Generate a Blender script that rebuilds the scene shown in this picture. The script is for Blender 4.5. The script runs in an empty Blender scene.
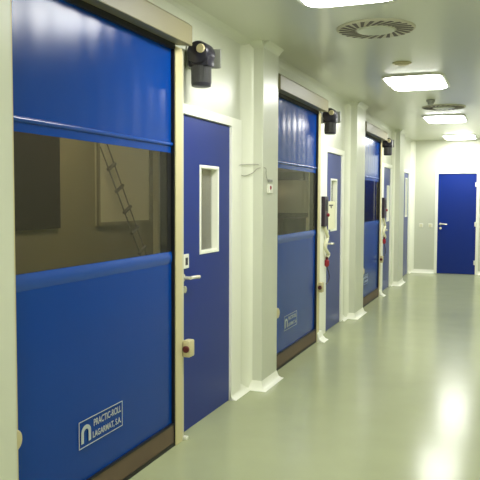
import bpy, bmesh, math, random
from mathutils import Vector, Matrix
random.seed(4)
S = bpy.context.scene
C = S.collection
PI = math.pi

# ------------------------------------------------------------------ helpers
def lin(r, g, b):
    f = lambda c: (c/255/12.92) if c/255 <= .04045 else ((c/255+.055)/1.055)**2.4
    return (f(r), f(g), f(b), 1)

def mat(name, col, rough=.5, metal=0., spec=.5, coat=0., bump=None, var=None, emit=None, es=0., coatr=.05):
    m = bpy.data.materials.new(name); m.use_nodes = True
    nt = m.node_tree; b = nt.nodes['Principled BSDF']
    b.inputs['Base Color'].default_value = col
    b.inputs['Roughness'].default_value = rough
    b.inputs['Metallic'].default_value = metal
    b.inputs['Specular IOR Level'].default_value = spec
    b.inputs['Coat Weight'].default_value = coat
    b.inputs['Coat Roughness'].default_value = coatr
    if emit:
        b.inputs['Emission Color'].default_value = emit
        b.inputs['Emission Strength'].default_value = es
    if bump or var:
        tc = nt.nodes.new('ShaderNodeTexCoord')
    if var:      # (scale, amount): patchy variation of the thing's own colour
        n = nt.nodes.new('ShaderNodeTexNoise'); n.inputs['Scale'].default_value = var[0]; n.inputs['Detail'].default_value = 4
        nt.links.new(tc.outputs['Object'], n.inputs['Vector'])
        mx = nt.nodes.new('ShaderNodeMix'); mx.data_type = 'RGBA'
        a = var[1]
        mx.inputs['A'].default_value = tuple(c*(1-a) for c in col[:3])+(1,)
        mx.inputs['B'].default_value = tuple(min(1, c*(1+a)) for c in col[:3])+(1,)
        nt.links.new(n.outputs['Fac'], mx.inputs['Factor'])
        nt.links.new(mx.outputs['Result'], b.inputs['Base Color'])
    if bump:     # (scale, strength, distance)
        n2 = nt.nodes.new('ShaderNodeTexNoise'); n2.inputs['Scale'].default_value = bump[0]; n2.inputs['Detail'].default_value = 3
        nt.links.new(tc.outputs['Object'], n2.inputs['Vector'])
        bp = nt.nodes.new('ShaderNodeBump'); bp.inputs['Strength'].default_value = bump[1]; bp.inputs['Distance'].default_value = bump[2]
        nt.links.new(n2.outputs['Fac'], bp.inputs['Height'])
        nt.links.new(bp.outputs['Normal'], b.inputs['Normal'])
    return m

def glass_mat(name, tint, ior=1.45, rough=.03, haze=0., hazecol=(.3, .3, .25, 1)):
    m = bpy.data.materials.new(name); m.use_nodes = True
    nt = m.node_tree; nt.nodes.clear()
    out = nt.nodes.new('ShaderNodeOutputMaterial')
    tr = nt.nodes.new('ShaderNodeBsdfTransparent'); tr.inputs['Color'].default_value = tint
    gl = nt.nodes.new('ShaderNodeBsdfGlossy'); gl.inputs['Roughness'].default_value = rough
    lw = nt.nodes.new('ShaderNodeLayerWeight'); lw.inputs['Blend'].default_value = .5
    pw = nt.nodes.new('ShaderNodeMath'); pw.operation = 'POWER'; pw.inputs[1].default_value = 5
    fr = nt.nodes.new('ShaderNodeMath'); fr.operation = 'MULTIPLY_ADD'
    f0 = ((ior-1)/(ior+1))**2; fr.inputs[1].default_value = .5*(1-f0); fr.inputs[2].default_value = f0
    nt.links.new(lw.outputs['Facing'], pw.inputs[0]); nt.links.new(pw.outputs[0], fr.inputs[0])
    df = nt.nodes.new('ShaderNodeBsdfDiffuse'); df.inputs['Color'].default_value = hazecol
    mh = nt.nodes.new('ShaderNodeMixShader'); mh.inputs['Fac'].default_value = haze
    nt.links.new(tr.outputs[0], mh.inputs[1]); nt.links.new(df.outputs[0], mh.inputs[2])
    mx = nt.nodes.new('ShaderNodeMixShader')
    nt.links.new(fr.outputs[0], mx.inputs[0]); nt.links.new(mh.outputs[0], mx.inputs[1]); nt.links.new(gl.outputs[0], mx.inputs[2])
    nt.links.new(mx.outputs[0], out.inputs[0])
    return m

class MB:
    def __init__(s): s.bm = bmesh.new()
    def box(s, x0, x1, y0, y1, z0, z1, bev=0., seg=2):
        r = bmesh.ops.create_cube(s.bm, size=1.0)
        vs = r['verts']
        for v in vs:
            v.co = Vector(((x0+x1)/2+v.co.x*(x1-x0), (y0+y1)/2+v.co.y*(y1-y0), (z0+z1)/2+v.co.z*(z1-z0)))
        if bev:
            es = {e for v in vs for e in v.link_edges}
            bmesh.ops.bevel(s.bm, geom=list(es), offset=bev, segments=seg, affect='EDGES', profile=.5)
        return s
    def lathe(s, prof, c, axis='Z', n=32):
        """prof: list of (radius, height along axis)"""
        rings = []
        for r, h in prof:
            ring = []
            for i in range(n):
                a = 2*PI*i/n
                p = (r*math.cos(a), r*math.sin(a), h)
                if axis == 'X': p = (h, p[0], p[1])
                elif axis == 'Y': p = (p[1], h, p[0])
                ring.append(s.bm.verts.new(Vector(p)+Vector(c)))
            rings.append(ring)
        for a, b in zip(rings, rings[1:]):
            for i in range(n):
                s.bm.faces.new((a[i], a[(i+1) % n], b[(i+1) % n], b[i]))
        s.bm.faces.new(rings[0][::-1]); s.bm.faces.new(rings[-1])
        return s
    def tube(s, pts, r, n=8, smooth=True):
        pts = [Vector(p) for p in pts]
        if smooth and len(pts) > 2:
            q = []
            P = [pts[0]*2-pts[1]]+pts+[pts[-1]*2-pts[-2]]
            for i in range(1, len(P)-2):
                for k in range(6):
                    t = k/6
                    q.append(.5*((2*P[i])+(P[i+1]-P[i-1])*t+(2*P[i-1]-5*P[i]+4*P[i+1]-P[i+2])*t*t+(-P[i-1]+3*P[i]-3*P[i+1]+P[i+2])*t**3))
            q.append(pts[-1]); pts = q
        rings = []
        up = Vector((.13, .2, .97))
        for i, p in enumerate(pts):
            d = (pts[min(i+1, len(pts)-1)]-pts[max(i-1, 0)]).normalized()
            a = d.cross(up)
            if a.length < .05: a = d.cross(Vector((1, 0, 0)))
            a.normalize(); b = d.cross(a)
            rings.append([s.bm.verts.new(p+r*(a*math.cos(2*PI*k/n)+b*math.sin(2*PI*k/n))) for k in range(n)])
        for a, b in zip(rings, rings[1:]):
            for k in range(n):
                s.bm.faces.new((a[k], a[(k+1) % n], b[(k+1) % n], b[k]))
        s.bm.faces.new(rings[0][::-1]); s.bm.faces.new(rings[-1])
        return s
    def prism(s, poly, axis, h0, h1):
        """poly: 2-D outline; extruded along axis between h0 and h1"""
        def P(u, v, h):
            return {'X': (h, u, v), 'Y': (u, h, v), 'Z': (u, v, h)}[axis]
        a = [s.bm.verts.new(P(u, v, h0)) for u, v in poly]
        b = [s.bm.verts.new(P(u, v, h1)) for u, v in poly]
        n = len(poly)
        for i in range(n): s.bm.faces.new((a[i], a[(i+1) % n], b[(i+1) % n], b[i]))
        s.bm.faces.new(a[::-1]); s.bm.faces.new(b)
        return s
    def frame(s, x0, x1, y0, y1, z0, z1, w, bev=0.):
        """rectangular ring in the Y-Z plane"""
        s.box(x0, x1, y0, y0+w, z0, z1, bev); s.box(x0, x1, y1-w, y1, z0, z1, bev)
        s.box(x0, x1, y0+w, y1-w, z1-w, z1, bev); s.box(x0, x1, y0+w, y1-w, z0, z0+w, bev)
        return s
    def sheet(s, y0, y1, z0, z1, fx, th=.004, ny=60, nz=8):
        """flexible sheet in the Y-Z plane with front x = fx(y, z), thickness th"""
        g = [[None]*(nz+1) for _ in range(ny+1)]; k = [[None]*(nz+1) for _ in range(ny+1)]
        for i in range(ny+1):
            for j in range(nz+1):
                y = y0+(y1-y0)*i/ny; z = z0+(z1-z0)*j/nz; x = fx(y, z)
                g[i][j] = s.bm.verts.new((x, y, z)); k[i][j] = s.bm.verts.new((x-th, y, z))
        for i in range(ny):
            for j in range(nz):
                s.bm.faces.new((g[i][j], g[i+1][j], g[i+1][j+1], g[i][j+1]))
                s.bm.faces.new((k[i][j], k[i][j+1], k[i+1][j+1], k[i+1][j]))
        for i in range(ny):
            s.bm.faces.new((g[i][0], k[i][0], k[i+1][0], g[i+1][0])); s.bm.faces.new((g[i][nz], g[i+1][nz], k[i+1][nz], k[i][nz]))
        for j in range(nz):
            s.bm.faces.new((g[0][j], g[0][j+1], k[0][j+1], k[0][j])); s.bm.faces.new((g[ny][j], k[ny][j], k[ny][j+1], g[ny][j+1]))
        return s
    def build(s, name, m, parent=None, loc=None, smooth=False):
        bmesh.ops.recalc_face_normals(s.bm, faces=s.bm.faces)
        root = parent
        off = Vector((0, 0, 0))
        while root is not None:
            off += root.location; root = root.parent
        l = Vector(loc) if loc else Vector((0, 0, 0))
        bmesh.ops.translate(s.bm, verts=s.bm.verts, vec=-(off+l))
        me = bpy.data.meshes.new(name); s.bm.to_mesh(me); s.bm.free()
        me.materials.append(m)
        if smooth:
            for p in me.polygons: p.use_smooth = True
            try: me.set_sharp_from_angle(angle=math.radians(40))
            except Exception: pass
        o = bpy.data.objects.new(name, me); C.objects.link(o); o.location = l
        if parent: o.parent = parent
        return o

def tag(o, label=None, cat=None, group=None, kind=None):
    if label: o['label'] = label
    if cat: o['category'] = cat
    if group: o['group'] = group
    if kind: o['kind'] = kind
    return o
def empty(name, loc):
    o = bpy.data.objects.new(name, None); C.objects.link(o); o.location = loc; o.empty_display_size = .1
    return o
def struct(o, label=None):
    o['kind'] = 'structure'
    if label: o['label'] = label
    return o

def lettering(txt, name, m, parent, size, x, y, z, width=None):
    """raised letters standing on a surface that faces +X, reading towards +Y"""
    cu = bpy.data.curves.new(name, 'FONT'); cu.body = txt; cu.size = size; cu.extrude = .0004; cu.offset = .0006
    t = bpy.data.objects.new(name, cu); C.objects.link(t)
    me = bpy.data.meshes.new_from_object(t.evaluated_get(bpy.context.evaluated_depsgraph_get()))
    bpy.data.objects.remove(t); bpy.data.curves.remove(cu)
    w = max(v.co.x for v in me.vertices)-min(v.co.x for v in me.vertices)
    k = (width/w) if width else 1
    off = Vector((0, 0, 0)); r = parent
    while r is not None: off += r.location; r = r.parent
    for v in me.vertices:
        v.co = Vector((x+v.co.z, y+v.co.x*k, z+v.co.y))-off
    me.materials.clear(); me.materials.append(m); me.name = name
    o = bpy.data.objects.new(name, me); C.objects.link(o); o.parent = parent
    return o

# ------------------------------------------------------------------ materials
M = {}
M['wall'] = mat('cream_laminate_panel', lin(208, 211, 192), .3, spec=.4, var=(1.5, .02), bump=(1.2, .05, .02))
M['ceil'] = mat('cream_ceiling_panel', lin(208, 210, 192), .28, coat=.15, var=(1.2, .02), bump=(1.0, .05, .02))
M['trim'] = mat('white_pvc_trim', lin(246, 247, 232), .3)
M['cove'] = mat('pale_cove_profile', lin(238, 240, 222), .22)
M['wire'] = mat('pale_grey_wire', lin(168, 166, 150), .5)
M['floor'] = mat('green_grey_epoxy', lin(166, 172, 134), .19, spec=.16, var=(2.2, .08), bump=(6, .1, .006))
M['blue'] = mat('blue_pvc_curtain', lin(0, 60, 144), .22, spec=.22, bump=(260, .03, .001), var=(3, .04))
M['blue2'] = mat('blue_pvc_pocket', lin(2, 68, 156), .2)
M['door'] = mat('blue_door_laminate', lin(10, 42, 128), .3, spec=.28)
M['post'] = mat('beige_painted_steel', lin(206, 196, 150), .4)
M['postlip'] = mat('pale_painted_steel', lin(204, 200, 172), .4)
M['hood'] = mat('beige_steel_hood', lin(132, 126, 94), .45)
M['black'] = mat('black_rubber', lin(16, 16, 18), .5)
M['bar'] = mat('brown_grey_rubber', lin(100, 82, 64), .6, var=(9, .1))
M['motor'] = mat('dark_motor_paint', lin(34, 32, 44), .35)
M['motorgrey'] = mat('grey_motor_casting', lin(92, 92, 92), .35, metal=.3)
M['grey'] = mat('grey_bracket', lin(150, 152, 142), .4, metal=.2)
M['metal'] = mat('satin_metal', lin(226, 222, 205), .25, metal=.4)
M['white'] = mat('white_plastic', lin(236, 236, 222), .35)
M['paper'] = mat('white_paper', lin(226, 224, 192), .8)
M['beige'] = mat('beige_plastic', lin(204, 194, 150), .4)
M['red'] = mat('red_plastic', lin(150, 24, 44), .35)
M['darkred'] = mat('dark_red_button', lin(92, 18, 26), .35)
M['ink'] = mat('dark_ink', lin(50, 44, 50), .6)
M['logo'] = mat('white_print', lin(176, 186, 190), .5)
M['device'] = mat('dark_device_plastic', lin(52, 42, 56), .35)
M['slot'] = mat('dark_slot', lin(108, 100, 96), .7)
M['plate'] = mat('diffuser_plate', lin(196, 192, 170), .45)
M['lamp'] = mat('lamp_diffuser', (1, 1, 1, 1), .4, emit=(1.0, 1.0, .97, 1), es=18.0)
M['roomfill'] = mat('added_room_light', (1, 1, 1, 1), .4, emit=(1, .95, .8, 1), es=15.0)
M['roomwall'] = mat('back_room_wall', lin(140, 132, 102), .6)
M['roompale'] = mat('pale_board', lin(214, 206, 172), .5)
M['roomdark'] = mat('dark_brown_panel', lin(34, 25, 22), .5)
M['steel'] = mat('brushed_steel', lin(176, 170, 152), .45, metal=.1)
M['ladder'] = mat('worn_metal', lin(96, 88, 70), .5)
M['darksteel'] = mat('dark_steel', lin(34, 32, 36), .5)
M['pvcglass'] = glass_mat('clear_pvc_window', (.74, .72, .64, 1), 1.4, .05, .03, (.30, .28, .2, 1))
M['glass'] = glass_mat('door_glass', (.8, .82, .78, 1), 1.5, .04, .25, (.5, .5, .45, 1))

# ------------------------------------------------------------------ dimensions (metres; X = 0 is the left wall, Y runs down the corridor)
H = 2.80                 # ceiling
XR = 2.28                # right wall
YN, YF = -3.0, 15.25     # near and far walls
PD = .132                # pilaster depth
PIL = [(1.89, 2.285), (5.304, 5.695), (8.975, 9.52), (12.75, 13.34)]
#        opening start, curtain end, post end
ROLL = [(2.30, 3.89, 4.02), (5.71, 7.33, 7.60), (9.535, 11.209, 11.62)]
#        leaf start, leaf end
LEAF = [(4.06, 4.938), (7.90, 8.69), (11.80, 12.573), (14.08, 14.95)]
HD = 2.1; HR = 2.47; ZW0, ZW1 = 1.226, 1.832
BR = -2.15               # back wall of the room behind the doors

# ------------------------------------------------------------------ the setting
struct(MB().box(BR-.1, XR+.1, YN-.1, 17.6, -.1, 0).build('floor', M['floor']))
struct(MB().box(0-.12, XR+.1, YN-.1, YF+.1, H, H+.1).build('ceiling', M['ceil']))
w = MB()
segs = []; y = YN
openings = sorted([(a, b2-.02, HR+.02) for a, b, b2 in ROLL]+[(a-.03, b+.03, HD+.02) for a, b in LEAF])
for a, b, h in openings:
    if a > y: w.box(-.12, 0, y, a, 0, H)
    w.box(-.12, 0, a, b, h, H)
    y = b
w.box(-.12, 0, y, YF, 0, H)
for a, b in PIL:
    w.box(-.01, PD, a, b, 0, H, .006, 2)
struct(w.build('wall_left', M['wall'], smooth=False))
FD = (.571, 1.338)
w = MB().box(-.12, FD[0]-.02, YF, YF+.12, 0, H).box(FD[1]+.02, XR+.1, YF, YF+.12, 0, H).box(FD[0]-.02, FD[1]+.02, YF, YF+.12, HD+.02, H)
w.box(FD[0]-.02, FD[1]+.02, YF+.1, YF+.12, 0, HD+.02)
struct(w.build('wall_far', M['wall']))
struct(MB().box(XR, XR+.1, YN, YF, 0, H).build('wall_right', M['wall']))
struct(MB().box(-.12, XR+.1, YN-.1, YN, 0, H).build('wall_near', M['wall']))

def cove(path, name, prof=((.0, .075), (.006, .05), (.014, .026), (.03, .009), (.05, .0015), (.05, .0))):
    """sanitary coved skirting: profile swept along a floor path; the room lies to the right of the path"""
    b = bmesh.new()
    P = [Vector(p) for p in path]; rings = []
    for i, p in enumerate(P):
        ns = []
        if i > 0: d = (P[i]-P[i-1]).normalized(); ns.append(Vector((d.y, -d.x)))
        if i < len(P)-1: d = (P[i+1]-P[i]).normalized(); ns.append(Vector((d.y, -d.x)))
        m = sum(ns, Vector((0, 0)))/len(ns); m = m/max(.3, m.dot(m)) if len(ns) > 1 else m
        rings.append([b.verts.new((p.x+m.x*o, p.y+m.y*o, z)) for o, z in prof]+[b.verts.new((p.x, p.y, 0))])
    for a, c in zip(rings, rings[1:]):
        n = len(a)
        for k in range(n): b.faces.new((a[k], c[k], c[(k+1) % n], a[(k+1) % n]))
    b.faces.new(rings[0]); b.faces.new(rings[-1][::-1])
    mb = MB(); mb.bm.free(); mb.bm = b
    return mb.build(name, M['trim'], smooth=True)

struct(cove([(0, LEAF[0][1]+.0), (0, PIL[1][0]), (PD, PIL[1][0]), (PD, PIL[1][1]), (.06, PIL[1][1])], 'baseboard_left'))
struct(cove([(0, LEAF[1][1]+.05), (0, PIL[2][0]), (PD, PIL[2][0]), (PD, PIL[2][1]), (.06, PIL[2][1])], 'baseboard_left.001'))
struct(cove([(0, LEAF[2][1]+.05), (0, PIL[3][0]), (PD, PIL[3][0]), (PD, PIL[3][1]), (0, PIL[3][1]), (0, LEAF[3][0]-.05)], 'baseboard_left.002'))
struct(cove([(0, YN), (0, PIL[0][0]), (PD, PIL[0][0]), (PD, PIL[0][1]), (.06, PIL[0][1])], 'baseboard_left.003'))
struct(cove([(0, LEAF[3][1]+.05), (0, YF), (FD[0]-.06, YF)], 'baseboard_far'))
struct(cove([(FD[1]+.06, YF), (XR, YF), (XR, YN)], 'baseboard_right'))
# coved inner corners beside the pilasters, floor to ceiling
for a, b in PIL[1:]:
    k = [(-.001, a+.001)]+[(.05*(1-math.cos(t)), a-.17*(1-math.sin(t))) for t in [q*PI/2/12 for q in range(12, -1, -1)]]
    struct(MB().prism(k, 'Z', .0, H).build('trim_%d' % (5+PIL.index((a, b))), M['cove'], smooth=True))
# coved corner strip where the left wall meets the end wall, and along the ceiling
cp = [(0, YF), (0, YF-.09), (.012, YF-.055), (.035, YF-.03), (.06, YF-.01), (.095, YF)]
struct(MB().prism(cp, 'Z', .06, H).build('trim_1', M['trim']))
cc = [(0, H), (0, H-.05), (.012, H-.03), (.03, H-.012), (.05, H)]
w = MB(); y = YN
for a, b in PIL:
    w.prism(cc, 'Y', y, a); w.prism([(PD+u, v) for u, v in cc], 'Y', a, b)
    w.prism([(a-u, v) for u, v in cc], 'X', 0, PD); w.prism([(b+u, v) for u, v in cc], 'X', 0, PD)
    y = b
w.prism(cc, 'Y', y, YF)
struct(w.build('trim_2', M['wall']))

# ------------------------------------------------------------------ roll-up doors
def roll_door(i, label, ripple, foot):
    a, b, e = ROLL[i]
    root = empty('rolling_door', (0.03, (a+b)/2, 0))
    tag(root, label, 'roll-up door', 'fabric roll-up doors along the corridor')
    rnd = random.Random(i+3)
    ph = [rnd.uniform(0, 6.28) for _ in range(3)]
    def fx(y, z):
        k = min(1, max(0, (z-.1)/2.3))
        return .03+ripple*k*(math.sin(y*2*PI/.17+ph[0])+.6*math.sin(y*2*PI/.29+ph[1]))+.004*math.sin((y-a)/(b-a)*PI)
    y0, y1 = a+.07, b-.012
    up = MB().sheet(y0, y1, ZW1, HR+.02, fx, .004, 90, 10).build('upper_curtain', M['blue'], root, smooth=True)
    MB().sheet(y0, y1, ZW1+.04, ZW1+.066, lambda y, z: fx(y, z)+.0005+.012*math.sqrt(max(0, 1-((z-(ZW1+.053))/.0131)**2)), .004, 60, 10).build('stiffener_pocket', M['blue2'], up, smooth=True)
    lo = MB().sheet(y0, y1, .14, ZW0, fx, .004, 90, 10).build('lower_curtain', M['blue'], root, smooth=True)
    MB().sheet(y0, y1, ZW0-.075, ZW0-.004, lambda y, z: fx(y, z)+.007*math.sin(max(0, min(1, (z-(ZW0-.075))/.071))*PI)+.0005, .006, 60, 6).build('stiffener_pocket', M['blue2'], lo, smooth=True)
    win = MB().sheet(y0, y1-.045, ZW0, ZW1, lambda y, z: fx(y, z)-.001, .002, 40, 4).build('vision_window', M['pvcglass'], root, smooth=True)
    bar = MB().box(.012, .048, y0, y1, .02, .142, .006).build('bottom_bar', M['bar'], root)
    MB().box(.008, .05, y0, y1, .0, .022).build('floor_seal', M['black'], bar)
    MB().box(.0, .052, y0, y1, .138, .146).build('clamp_strip', M['black'], bar)
    # guides
    MB().box(-.02, .022, b-.06, b, .0, HR).box(.022, .031, y1-.05, y1, ZW0, ZW1).box(-.02, .05, b-.008, b, 0, HR).build('guide_seal', M['black'], root)
    g = MB().box(-.02, .058, b, b+.09, 0, HR+.01, .004).build('guide_post', M['post'], root)
    MB().box(-.02, .05, b+.09, b+.128, 0, HR, .004).build('cover_strip', M['postlip'], g)
    g = MB().box(-.02, .06, a, a+.08, 0, HR, .004).build('guide_post', M['post'], root)
    ey = {0: 2.315, 1: 5.83, 2: 9.72}[i]
    MB().lathe([(.03, .055), (.046, .06), (.046, .095), (.04, .1)], (0, ey, .548), 'X', 24).build('photocell', M['beige'], root, smooth=True)
    # roller hood: a sheet-steel box with a folded top edge
    hp = [(-.0, HR+.03), (PD+.012, HR+.012), (PD+.016, HR+.016), (PD+.016, HR+.13), (PD-.015, HR+.155), (.0, HR+.2)]
    MB().prism(hp, 'Y', a-.005, b+.045).build('roller_hood', M['hood'], root)
    MB().box(.0, .055, a, b+.0, HR-.008, HR+.03).build('roller_slot', M['black'], root)
    # drive motor at the end of the roller
    my = b+.23; mx = .125; mz = 2.47
    mo = MB().lathe([(.03, -.02), (.066, -.012), (.074, .0), (.074, .11), (.066, .12)], (mx, my-.06, mz), 'Y', 36).box(mx-.07, mx+.072, my-.055, my+.05, mz-.085, mz, .012).build('drive_motor', M['motor'], root, smooth=True)
    MB().lathe([(.024, -.02), (.028, -.012), (.028, 0), (.02, .002)], (mx+.03, my-.07, mz+.02), 'Y', 24).build('shaft_cap', M['beige'], mo, smooth=True)
    fins = []
    for k in range(28):
        for q, rr_ in ((.0, .055), (.3, .065), (.6, .065), (.9, .055)):
            t = 2*PI*(k+q)/28; fins.append((mx+rr_*math.cos(t), my+rr_*math.sin(t)))
    MB().prism(fins, 'Z', mz-.185, mz-.08).build('motor_barrel', M['motorgrey'], mo)
    MB().lathe([(.05, mz-.207), (.062, mz-.202), (.064, mz-.184), (.05, mz-.18)], (mx, my, 0), 'Z', 32).build('end_cap', M['motor'], mo, smooth=True)
    MB().box(.0, PD+.075, my+.125, my+.137, mz-.07, mz+.055, .003).box(.0, .012, my+.03, my+.16, mz-.07, mz+.09, .003).box(mx-.02, mx+.03, my+.04, my+.08, mz-.03, mz+.03).build('motor_bracket', M['grey'], root)
    # control box with a push button on the post
    q = {0: b+.128, 1: b+.06, 2: b+.06}[i]; zz = .595
    bx = MB().box(.05, .105, q-.03, q+.05, zz-.055, zz+.055, .012).build('stop_box', M['beige'], root, smooth=True)
    MB().lathe([(.022, 0), (.022, -.012), (.016, -.018)], (.08, q-.028, zz), 'Y', 20).build('push_button', M['darkred'], bx, smooth=True)
    # printed plate
    ly = y1-1.47+.5*0+0; ly = {0: 2.855, 1: 6.20, 2: 9.93}[i]; lz = .318; lw = .412; lh = .137
    x = .034+.0055
    lp = MB().frame(x-.001, x+.0012, ly, ly+lw, lz, lz+lh, .0036).build('printed_logo', M['logo'], root)
    n = MB(); r = .034; cy = ly+.062; zt = lz+.074
    arch = [(cy-.042, lz+.022)]+[(cy+.042*math.cos(t), zt+.036*math.sin(t)) for t in [PI-k*PI/12 for k in range(13)]]+[(cy+.042, lz+.022), (cy+.022, lz+.022)]
    arch += [(cy+.022*math.cos(t), zt-.002+.018*math.sin(t)) for t in [k*PI/12 for k in range(13)]]+[(cy-.022, lz+.022)]
    n.prism(arch, 'X', x-.001, x+.0014)
    n.build('arch_emblem', M['logo'], lp)
    lettering('PRACTIC-ROLL', 'lettering', M['logo'], lp, .05, x, ly+.13, lz+.082, .265)
    lettering('LAGARMAT, S.A.', 'lettering', M['logo'], lp, .045, x, ly+.12, lz+.024, .275)
    if foot:
        MB().prism([(-.0, 0), (.14, 0), (.105, .014), (.078, .04), (.062, .1), (0, .1)], 'Y', b+.005, b+.2).build('post_foot', M['trim'], root)
    else:
        MB().box(.04, .075, b+.11, b+.145, 0, .02, .004).build('floor_stop', M['white'], root)
    return root

roll_door(0, 'nearest and largest blue roll-up door with a long dark window, at left edge', .0007, False)
roll_door(1, 'middle blue roll-up door with vertical bright streaks, between the wired pilaster and the notice door', .0007, True)
roll_door(2, 'farthest narrow blue roll-up door, third along the corridor wall', .0005, True)

# ------------------------------------------------------------------ hinged doors on the left wall
def hinged(i, name, label, frame_from=None, win=None, lock=True):
    a, b = LEAF[i]
    root = empty(name, (0, (a+b)/2, 0)); struct(root, label)
    fw = .035 if i == 0 else .05
    f0 = a-fw
    fr = MB()
    fr.box(-.12, .012, b, b+(.20 if i == 0 else fw+.05), 0, HD+.065, .003).box(-.12, .012, a-.005, b, HD, HD+.065, .003)
    fr.box(-.12, .012, frame_from if frame_from else f0, a, 0, HD+.065, .003)
    fr.build('door_frame', M['trim'], root)
    wy0, wy1, wz0, wz1 = win
    lf = MB()
    x0, x1 = -.06, -.008
    lf.box(x0, x1, a, wy0, .002, HD-.004).box(x0, x1, wy1, b-.004, .002, HD-.004).box(x0, x1, wy0, wy1, .002, wz0).box(x0, x1, wy0, wy1, wz1, HD-.004)
    lf.build('door_leaf', M['door'], root)
    vf = MB().frame(-.062, -.002, wy0, wy1, wz0, wz1, .022, .003).build('window_frame', M['trim'], root)
    MB().box(-.058, -.052, wy0+.02, wy1-.02, wz0+.02, wz1-.02).build('glass_pane', M['glass'], vf)
    if lock:
        hy = a+.06
        h = MB().lathe([(.026, -.01), (.026, .0), (.02, .004), (.011, .006), (.011, .05)], (0, hy, 1.035), 'X', 24)
        h.tube([(.048, hy-.004, 1.035), (.052, hy+.03, 1.036), (.052, hy+.09, 1.034), (.05, hy+.135, 1.03)], .0115, 10)
        h.build('lever_handle', M['metal'], root, smooth=True)
        p = MB().box(-.009, .003, hy-.04, hy+.075, 1.094, 1.188, .003).build('lock_plate', M['white'], root)
        MB().box(.002, .005, hy+.02, hy+.055, 1.115, 1.165, .001).build('dark_marking', M['ink'], p)
        MB().lathe([(.024, -.01), (.024, .002), (.018, .005)], (0, hy+.02, .955), 'X', 24).build('key_escutcheon', M['metal'], root, smooth=True)
    return root
hinged(0, 'door_1', 'blue hinged door with a tall white-framed window, beside the nearest roll-up door', None, (4.385, 4.722, 1.168, 1.785))
hinged(1, 'door_2', 'blue hinged door with a white notice sheet over its window', 7.60, (8.15, 8.475, 1.17, 1.80))
hinged(2, 'door_3', 'third blue hinged door along the left wall, after the farthest roll-up door', 11.62, (12.22, 12.5, 1.17, 1.80))
hinged(3, 'door_4', 'hinged door at the far end of the left wall, beside the end wall', None, (14.5, 14.82, 1.2, 2.0), lock=False)

# end-wall door
d5 = empty('door_5', ((FD[0]+FD[1])/2, YF, 0)); struct(d5, 'plain blue door in the end wall of the corridor')
MB().box(FD[0], FD[1], YF+.01, YF+.06, .006, HD-.004).build('door_leaf', M['door'], d5)
MB().box(FD[0]-.06, FD[0], YF-.012, YF+.1, 0, HD+.06, .003).box(FD[1], FD[1]+.06, YF-.012, YF+.1, 0, HD+.06, .003).box(FD[0], FD[1], YF-.012, YF+.1, HD, HD+.06, .003).build('door_frame', M['trim'], d5)
hx = FD[0]+.06
MB().lathe([(.026, YF+.012), (.026, YF-.002), (.011, YF-.004), (.011, YF-.05)], (hx, 0, 1.045), 'Y', 20).tube([(hx-.004, YF-.048, 1.045), (hx+.05, YF-.052, 1.045), (hx+.14, YF-.05, 1.04)], .012, 10).build('lever_handle', M['metal'], d5, smooth=True)
MB().lathe([(.026, YF+.012), (.026, YF), (.02, YF-.003)], (hx, 0, .955), 'Y', 20).build('key_escutcheon', M['metal'], d5, smooth=True)
for z in (.25, 1.05, 1.87):
    MB().lathe([(.012, z-.05), (.014, z-.045), (.014, z+.045), (.012, z+.05)], (FD[1]+.004, YF-.008, 0), 'Z', 14).box(FD[1]-.03, FD[1]+.03, YF-.0, YF+.012, z-.045, z+.045).build('hinge', M['white'], d5, smooth=True)

# light switches on the end wall
for x, lb in ((.235, 'small white wall switch nearer the corner left of the end door'), (.425, 'small white wall switch nearer the frame of the end door')):
    r = empty('light_switch', (x, YF, 1.01)); tag(r, lb, 'switch', 'light switches on the end wall')
    MB().box(x-.042, x+.042, YF-.012, YF, .968, 1.052, .004).build('switch_plate', M['white'], r)
    MB().box(x-.028, x+.028, YF-.017, YF-.011, .982, 1.038, .003).build('rocker', M['paper'], r)

# ------------------------------------------------------------------ things on the walls
nz = MB().box(-.001, .0005, 8.02, 8.36, 1.195, 1.53).build('notice_sheet', M['paper'], None, (0, 8.19, 1.36))
tag(nz, 'pale notice sheet taped over the window of the second hinged door', 'notice')
MB().box(.0005, .001, 8.06, 8.25, 1.475, 1.49).prism([(8.11, 1.47), (8.2, 1.47), (8.155, 1.44)], 'X', .0005, .001).build('printed_mark', M['ink'], nz)

def controller(y0, y1, lb):
    r = empty('door_controller', (.012, (y0+y1)/2, 1.42)); tag(r, lb, 'control box', 'dark control boxes beside the roll-up doors')
    MB().box(.012, .055, y0, y1, 1.25, 1.585, .006).build('housing', M['device'], r)
    MB().box(.054, .058, y0+.03, y1-.03, 1.42, 1.55, .002).build('front_panel', M['darksteel'], r)
    MB().lathe([(.02, .05), (.02, .07), (.014, .078)], (0, y1-.035, 1.375), 'X', 20).build('red_button', M['red'], r, smooth=True)
controller(7.64, 7.80, 'dark upright control box with red button beside the middle roll-up door')
controller(11.62, 11.85, 'dark control box with red button beside the farthest roll-up door')

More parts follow.
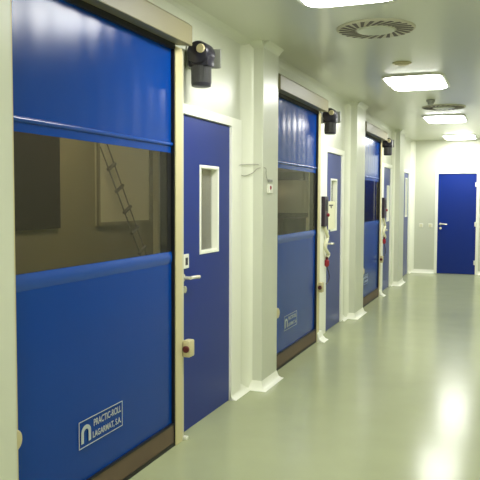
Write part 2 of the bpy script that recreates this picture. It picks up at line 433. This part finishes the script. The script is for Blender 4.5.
def plug(y, z, ymount, lb):
    r = empty('hanging_cable', (.03, y, z)); tag(r, lb, 'cable', 'cables with red plugs beside the roll-up doors')
    p = MB().lathe([(.016, .045), (.026, .035), (.028, -.015), (.02, -.03), (.01, -.04)], (.035, y, z), 'Z', 20).build('plug', M['red'], r, smooth=True)
    MB().lathe([(.015, .04), (.015, .075)], (.035, y, z), 'Z', 14).build('plug_collar', M['darkred'], p, smooth=True)
    MB().tube([(.03, ymount, 1.245), (.04, ymount+.03, 1.19), (.045, ymount+.09, 1.12), (.04, ymount+.05, 1.07), (.035, ymount+.03, 1.0), (.045, ymount+.08, .95), (.045, y+.04, .92), (.035, y, z+.07)], .02, 8).build('white_lead', M['paper'], r, smooth=True)
    MB().tube([(.035, y, z-.04), (.04, y+.07, z-.11), (.04, y+.09, z-.18), (.038, y+.02, z-.23), (.06, y-.12, z-.22)], .007, 8).build('dark_lead', M['device'], r, smooth=True)
plug(7.84, .815, 7.73, 'white and dark cable with a red plug, hanging beside the middle roll-up door')
plug(11.78, .85, 11.70, 'white and dark cable with a red plug, hanging beside the farthest roll-up door')

cb = empty('call_point', (PD, 5.46, 1.64)); tag(cb, 'small white call point with a red spot on the nearer full pilaster', 'call point')
MB().box(PD, PD+.022, 5.405, 5.50, 1.60, 1.672, .005).build('housing', M['white'], cb)
MB().lathe([(.017, .015), (.017, .024), (.012, .028)], (PD, 5.435, 1.645), 'X', 20).build('red_spot', M['red'], cb, smooth=True)
MB().box(PD, PD+.014, 5.42, 5.51, 1.69, 1.712, .003).build('grey_clip', M['grey'], cb)
wi = MB().tube([(PD+.006, 5.40, 1.70), (PD+.008, 5.36, 1.75), (PD+.01, 5.335, 1.80), (.09, 5.292, 1.795), (.05, 5.288, 1.76), (.012, 5.2, 1.735), (.008, 5.1, 1.75), (.008, 5.03, 1.79), (.01, 5.1, 1.815), (.02, 5.22, 1.825), (.06, 5.29, 1.83), (.1, 5.294, 1.825)], .0035, 6).build('wire', M['wire'], None, (PD, 5.4, 1.75), smooth=True)
tag(wi, 'thin loose grey wire looped on the pilaster above the call point', 'wire')

# ------------------------------------------------------------------ ceiling fittings
def rr(x0, x1, y0, y1, r, n=6):
    p = []
    for cx, cy, a0 in ((x1-r, y1-r, 0), (x0+r, y1-r, PI/2), (x0+r, y0+r, PI), (x1-r, y0+r, 1.5*PI)):
        p += [(cx+r*math.cos(a0+k*PI/2/n), cy+r*math.sin(a0+k*PI/2/n)) for k in range(n+1)]
    return p
LX = 1.03; HL = .47  # panel length and rounded corners have the lamps' bloom built into the shape
lamps = [(-2.6, 'ceiling light behind the viewpoint, at the near end'), (.55, 'ceiling light above the viewpoint'),
         (4.0, 'ceiling light cut off by the top edge, before the round vent'),
         (7.65, 'largest full ceiling light, just beyond the nearer round vent'),
         (11.2, 'middle-distance ceiling light, just beyond the farther round vent'),
         (14.5, 'farthest and smallest ceiling light, above the end door')]
for y, lb in lamps:
    r = empty('ceiling_light', (LX, y, H)); tag(r, 'white glowing rounded '+lb, 'ceiling light', 'ceiling lights down the corridor')
    f = MB()
    o = rr(LX-.31, LX+.31, y-HL, y+HL, .13); inn = rr(LX-.285, LX+.285, y-HL+.025, y+HL-.025, .11)
    bm = f.bm
    vo0 = [bm.verts.new((u, v, H)) for u, v in o]; vo1 = [bm.verts.new((u, v, H-.018)) for u, v in o]
    vi0 = [bm.verts.new((u, v, H)) for u, v in inn]; vi1 = [bm.verts.new((u, v, H-.018)) for u, v in inn]
    n = len(o)
    for k in range(n):
        j = (k+1) % n
        bm.faces.new((vo0[k], vo0[j], vo1[j], vo1[k])); bm.faces.new((vo1[k], vo1[j], vi1[j], vi1[k])); bm.faces.new((vi1[k], vi1[j], vi0[j], vi0[k]))
    f.build('frame', M['white'], r)
    d = MB(); rings = []
    for ins, z in ((0, H-.004), (0, H-.02), (.006, H-.024), (.02, H-.028), (.05, H-.031), (.1, H-.032)):
        q = rr(LX-.285+ins, LX+.285-ins, y-HL+.025+ins, y+HL-.025-ins, max(.02, .11-ins))
        rings.append([d.bm.verts.new((u, v, z)) for u, v in q])
    for a, b in zip(rings, rings[1:]):
        for k in range(n): d.bm.faces.new((a[k], a[(k+1) % n], b[(k+1) % n], b[k]))
    d.bm.faces.new(rings[0]); d.bm.faces.new(rings[-1])
    d.build('diffuser', M['lamp'], r, smooth=True)

def swirl(y, lb, x=1.035):
    r = empty('air_diffuser', (x, y, H)); tag(r, lb, 'air vent', 'round swirl vents in the ceiling')
    MB().lathe([(.285, H), (.285, H-.006), (.275, H-.012), (.0005, H-.012)], (x, y, 0), 'Z', 48).build('face_plate', M['plate'], r, smooth=False)
    s = MB()
    for k in range(24):
        a = 2*PI*k/24; tw = .35
        c, sn = math.cos(a), math.sin(a)
        p0 = Vector((x+.15*c, y+.15*sn)); p1 = Vector((x+.265*math.cos(a+tw), y+.265*math.sin(a+tw)))
        d = (p1-p0).normalized(); nn = Vector((-d.y, d.x))
        w0, w1 = .008, .015
        s.prism([tuple(p0+nn*w0), tuple(p0-nn*w0), tuple(p1-nn*w1), tuple(p1+nn*w1)], 'Z', H-.0145, H-.0115)
    s.build('swirl_slots', M['slot'], r)
    MB().lathe([(.135, H-.012), (.135, H-.02), (.12, H-.024), (.0005, H-.024)], (x, y, 0), 'Z', 36).build('centre_disc', M['wall'], r)
swirl(5.2, 'nearer round swirl air vent with dark radial slots in the ceiling')
swirl(9.85, 'farther round swirl air vent, just before the middle-distance light', 1.12)
def detector(x, y, rad, h, m, lb):
    r = empty('smoke_detector', (x, y, H)); tag(r, lb, 'detector')
    MB().lathe([(rad, H), (rad, H-h*.4), (rad*.9, H-h*.5)], (x, y, 0), 'Z', 28).build('base', m, r, smooth=True)
    MB().lathe([(rad*.75, H-h*.4), (rad*.7, H-h*.8), (rad*.45, H-h)], (x, y, 0), 'Z', 28).build('sensor_head', m, r, smooth=True)
detector(1.03, 6.57, .085, .022, M['beige'], 'flat beige disc detector on the ceiling before the largest light')
detector(1.026, 9.1, .055, .06, M['grey'], 'small grey detector on the ceiling beyond the largest light')

# ------------------------------------------------------------------ the dim room seen through the door windows
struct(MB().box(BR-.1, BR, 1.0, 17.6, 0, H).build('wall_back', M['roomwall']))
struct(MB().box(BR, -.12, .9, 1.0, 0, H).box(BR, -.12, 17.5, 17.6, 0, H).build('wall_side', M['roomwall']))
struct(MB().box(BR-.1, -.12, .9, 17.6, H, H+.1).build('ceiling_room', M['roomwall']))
w1 = MB().box(BR, BR+.03, 4.3, 5.76, 1.26, 2.35).build('window_1', M['roomdark']); struct(w1, 'dark window in the back wall of the room behind the nearest roll-up door')
w2 = MB().box(BR, BR+.03, 6.42, 7.6, 1.26, 2.3).build('window_2', M['roompale']); struct(w2, 'pale window panel in the back wall of the room behind the nearest roll-up door')
MB().frame(BR+.02, BR+.045, 6.42, 7.6, 1.26, 2.3, .035).build('window_frame', M['roomwall'], w2)
ld = empty('ladder', (BR+.1, 7.1, 0)); tag(ld, 'narrow dark ladder leaning in the dim room, seen through the nearest door window', 'ladder')
p0 = Vector((BR+.35, 7.42, .0)); p1 = Vector((BR+.07, 6.42, 2.1)); off = Vector((.0, .12, .06))
for sg in (0, 1):
    MB().tube([p0+off*sg+Vector((0, 0, .015 if sg == 0 else -.058)), p1+off*sg], .007, 8, False).build('rail', M['ladder'], ld)
for k in range(1, 9):
    q = p0.lerp(p1, k/9)
    MB().tube([q-off*.1, q+off*1.1], .02, 8, False).build('rung', M['ladder'], ld)
struct(MB().box(BR, BR+.12, 7.72, 8.35, 0, H).build('trim_3', M['roompale']))
struct(MB().box(-1.25, -.9, 10.85, 10.95, 0, H).build('trim_4', M['roompale']))
vx, vy = -1.0, 9.72
v = empty('steel_vessel', (vx, vy, 0)); tag(v, 'dull grey steel vessel with dark rims behind the middle roll-up door window', 'vessel')
MB().lathe([(.30, 1.36), (.31, 1.38), (.31, 1.80), (.30, 1.82)], (vx, vy, 0), 'Z', 48).build('shell', M['steel'], v, smooth=True)
MB().lathe([(.32, 1.82), (.34, 1.83), (.34, 1.93), (.2, 1.99)], (vx, vy, 0), 'Z', 48).build('top_rim', M['darksteel'], v, smooth=True)
MB().lathe([(.2, 1.28), (.31, 1.3), (.335, 1.31), (.335, 1.36)], (vx, vy, 0), 'Z', 48).build('bottom_rim', M['darksteel'], v, smooth=True)
MB().lathe([(.24, 0), (.24, .04), (.17, .06), (.17, 1.29)], (vx+.06, vy+.06, 0), 'Z', 32).build('pedestal', M['darksteel'], v, smooth=True)
for y in (5.6, 9.2):  # added lamps, out of view, that brighten the room behind the windows
    r = empty('ceiling_light', (-1.2, y, H)); tag(r, 'added dim square light brightening the room behind the '+('nearest' if y < 9 else 'farthest')+' roll-up door', 'ceiling light')
    MB().box(-1.5, -.9, y-.3, y+.3, H-.012, H-.002).build('diffuser', M['roomfill'], r)
    MB().box(-1.52, -1.5, y-.32, y+.32, H-.02, H).box(-.9, -.88, y-.32, y+.32, H-.02, H).box(-1.5, -.9, y-.32, y-.3, H-.02, H).box(-1.5, -.9, y+.3, y+.32, H-.02, H).build('frame', M['white'], r)

# ------------------------------------------------------------------ world, camera, colour
wd = bpy.data.worlds.new('world'); S.world = wd; wd.use_nodes = True
wd.node_tree.nodes['Background'].inputs['Color'].default_value = (.02, .02, .02, 1)
wd.node_tree.nodes['Background'].inputs['Strength'].default_value = 0.2
cam = bpy.data.cameras.new('camera'); co = bpy.data.objects.new('camera', cam); C.objects.link(co); S.camera = co
cam.sensor_fit = 'HORIZONTAL'; cam.sensor_width = 36; cam.lens = 36*699.44/480; cam.clip_start = .02
yaw, pit, rol = math.radians(21.0386), math.radians(-3.3362), math.radians(.2091)
fw = Vector((-math.sin(yaw)*math.cos(pit), math.cos(yaw)*math.cos(pit), math.sin(pit)))
rt = Vector((math.cos(yaw), math.sin(yaw), 0)); up = rt.cross(fw)
r2 = math.cos(rol)*rt+math.sin(rol)*up; u2 = -math.sin(rol)*rt+math.cos(rol)*up
mw = Matrix((r2, u2, -fw)).transposed().to_4x4(); mw.translation = Vector((1.978, 0, 1.55))
co.matrix_world = mw
vs = S.view_settings
S.display_settings.display_device = 'sRGB'
vs.view_transform = 'Standard'; vs.look = 'None'; vs.exposure = 0.7; vs.gamma = 1.0; vs.use_curve_mapping = False
S.cycles.max_bounces = 10; S.cycles.diffuse_bounces = 5; S.cycles.glossy_bounces = 5; S.cycles.transparent_max_bounces = 12
S.cycles.sample_clamp_indirect = 6
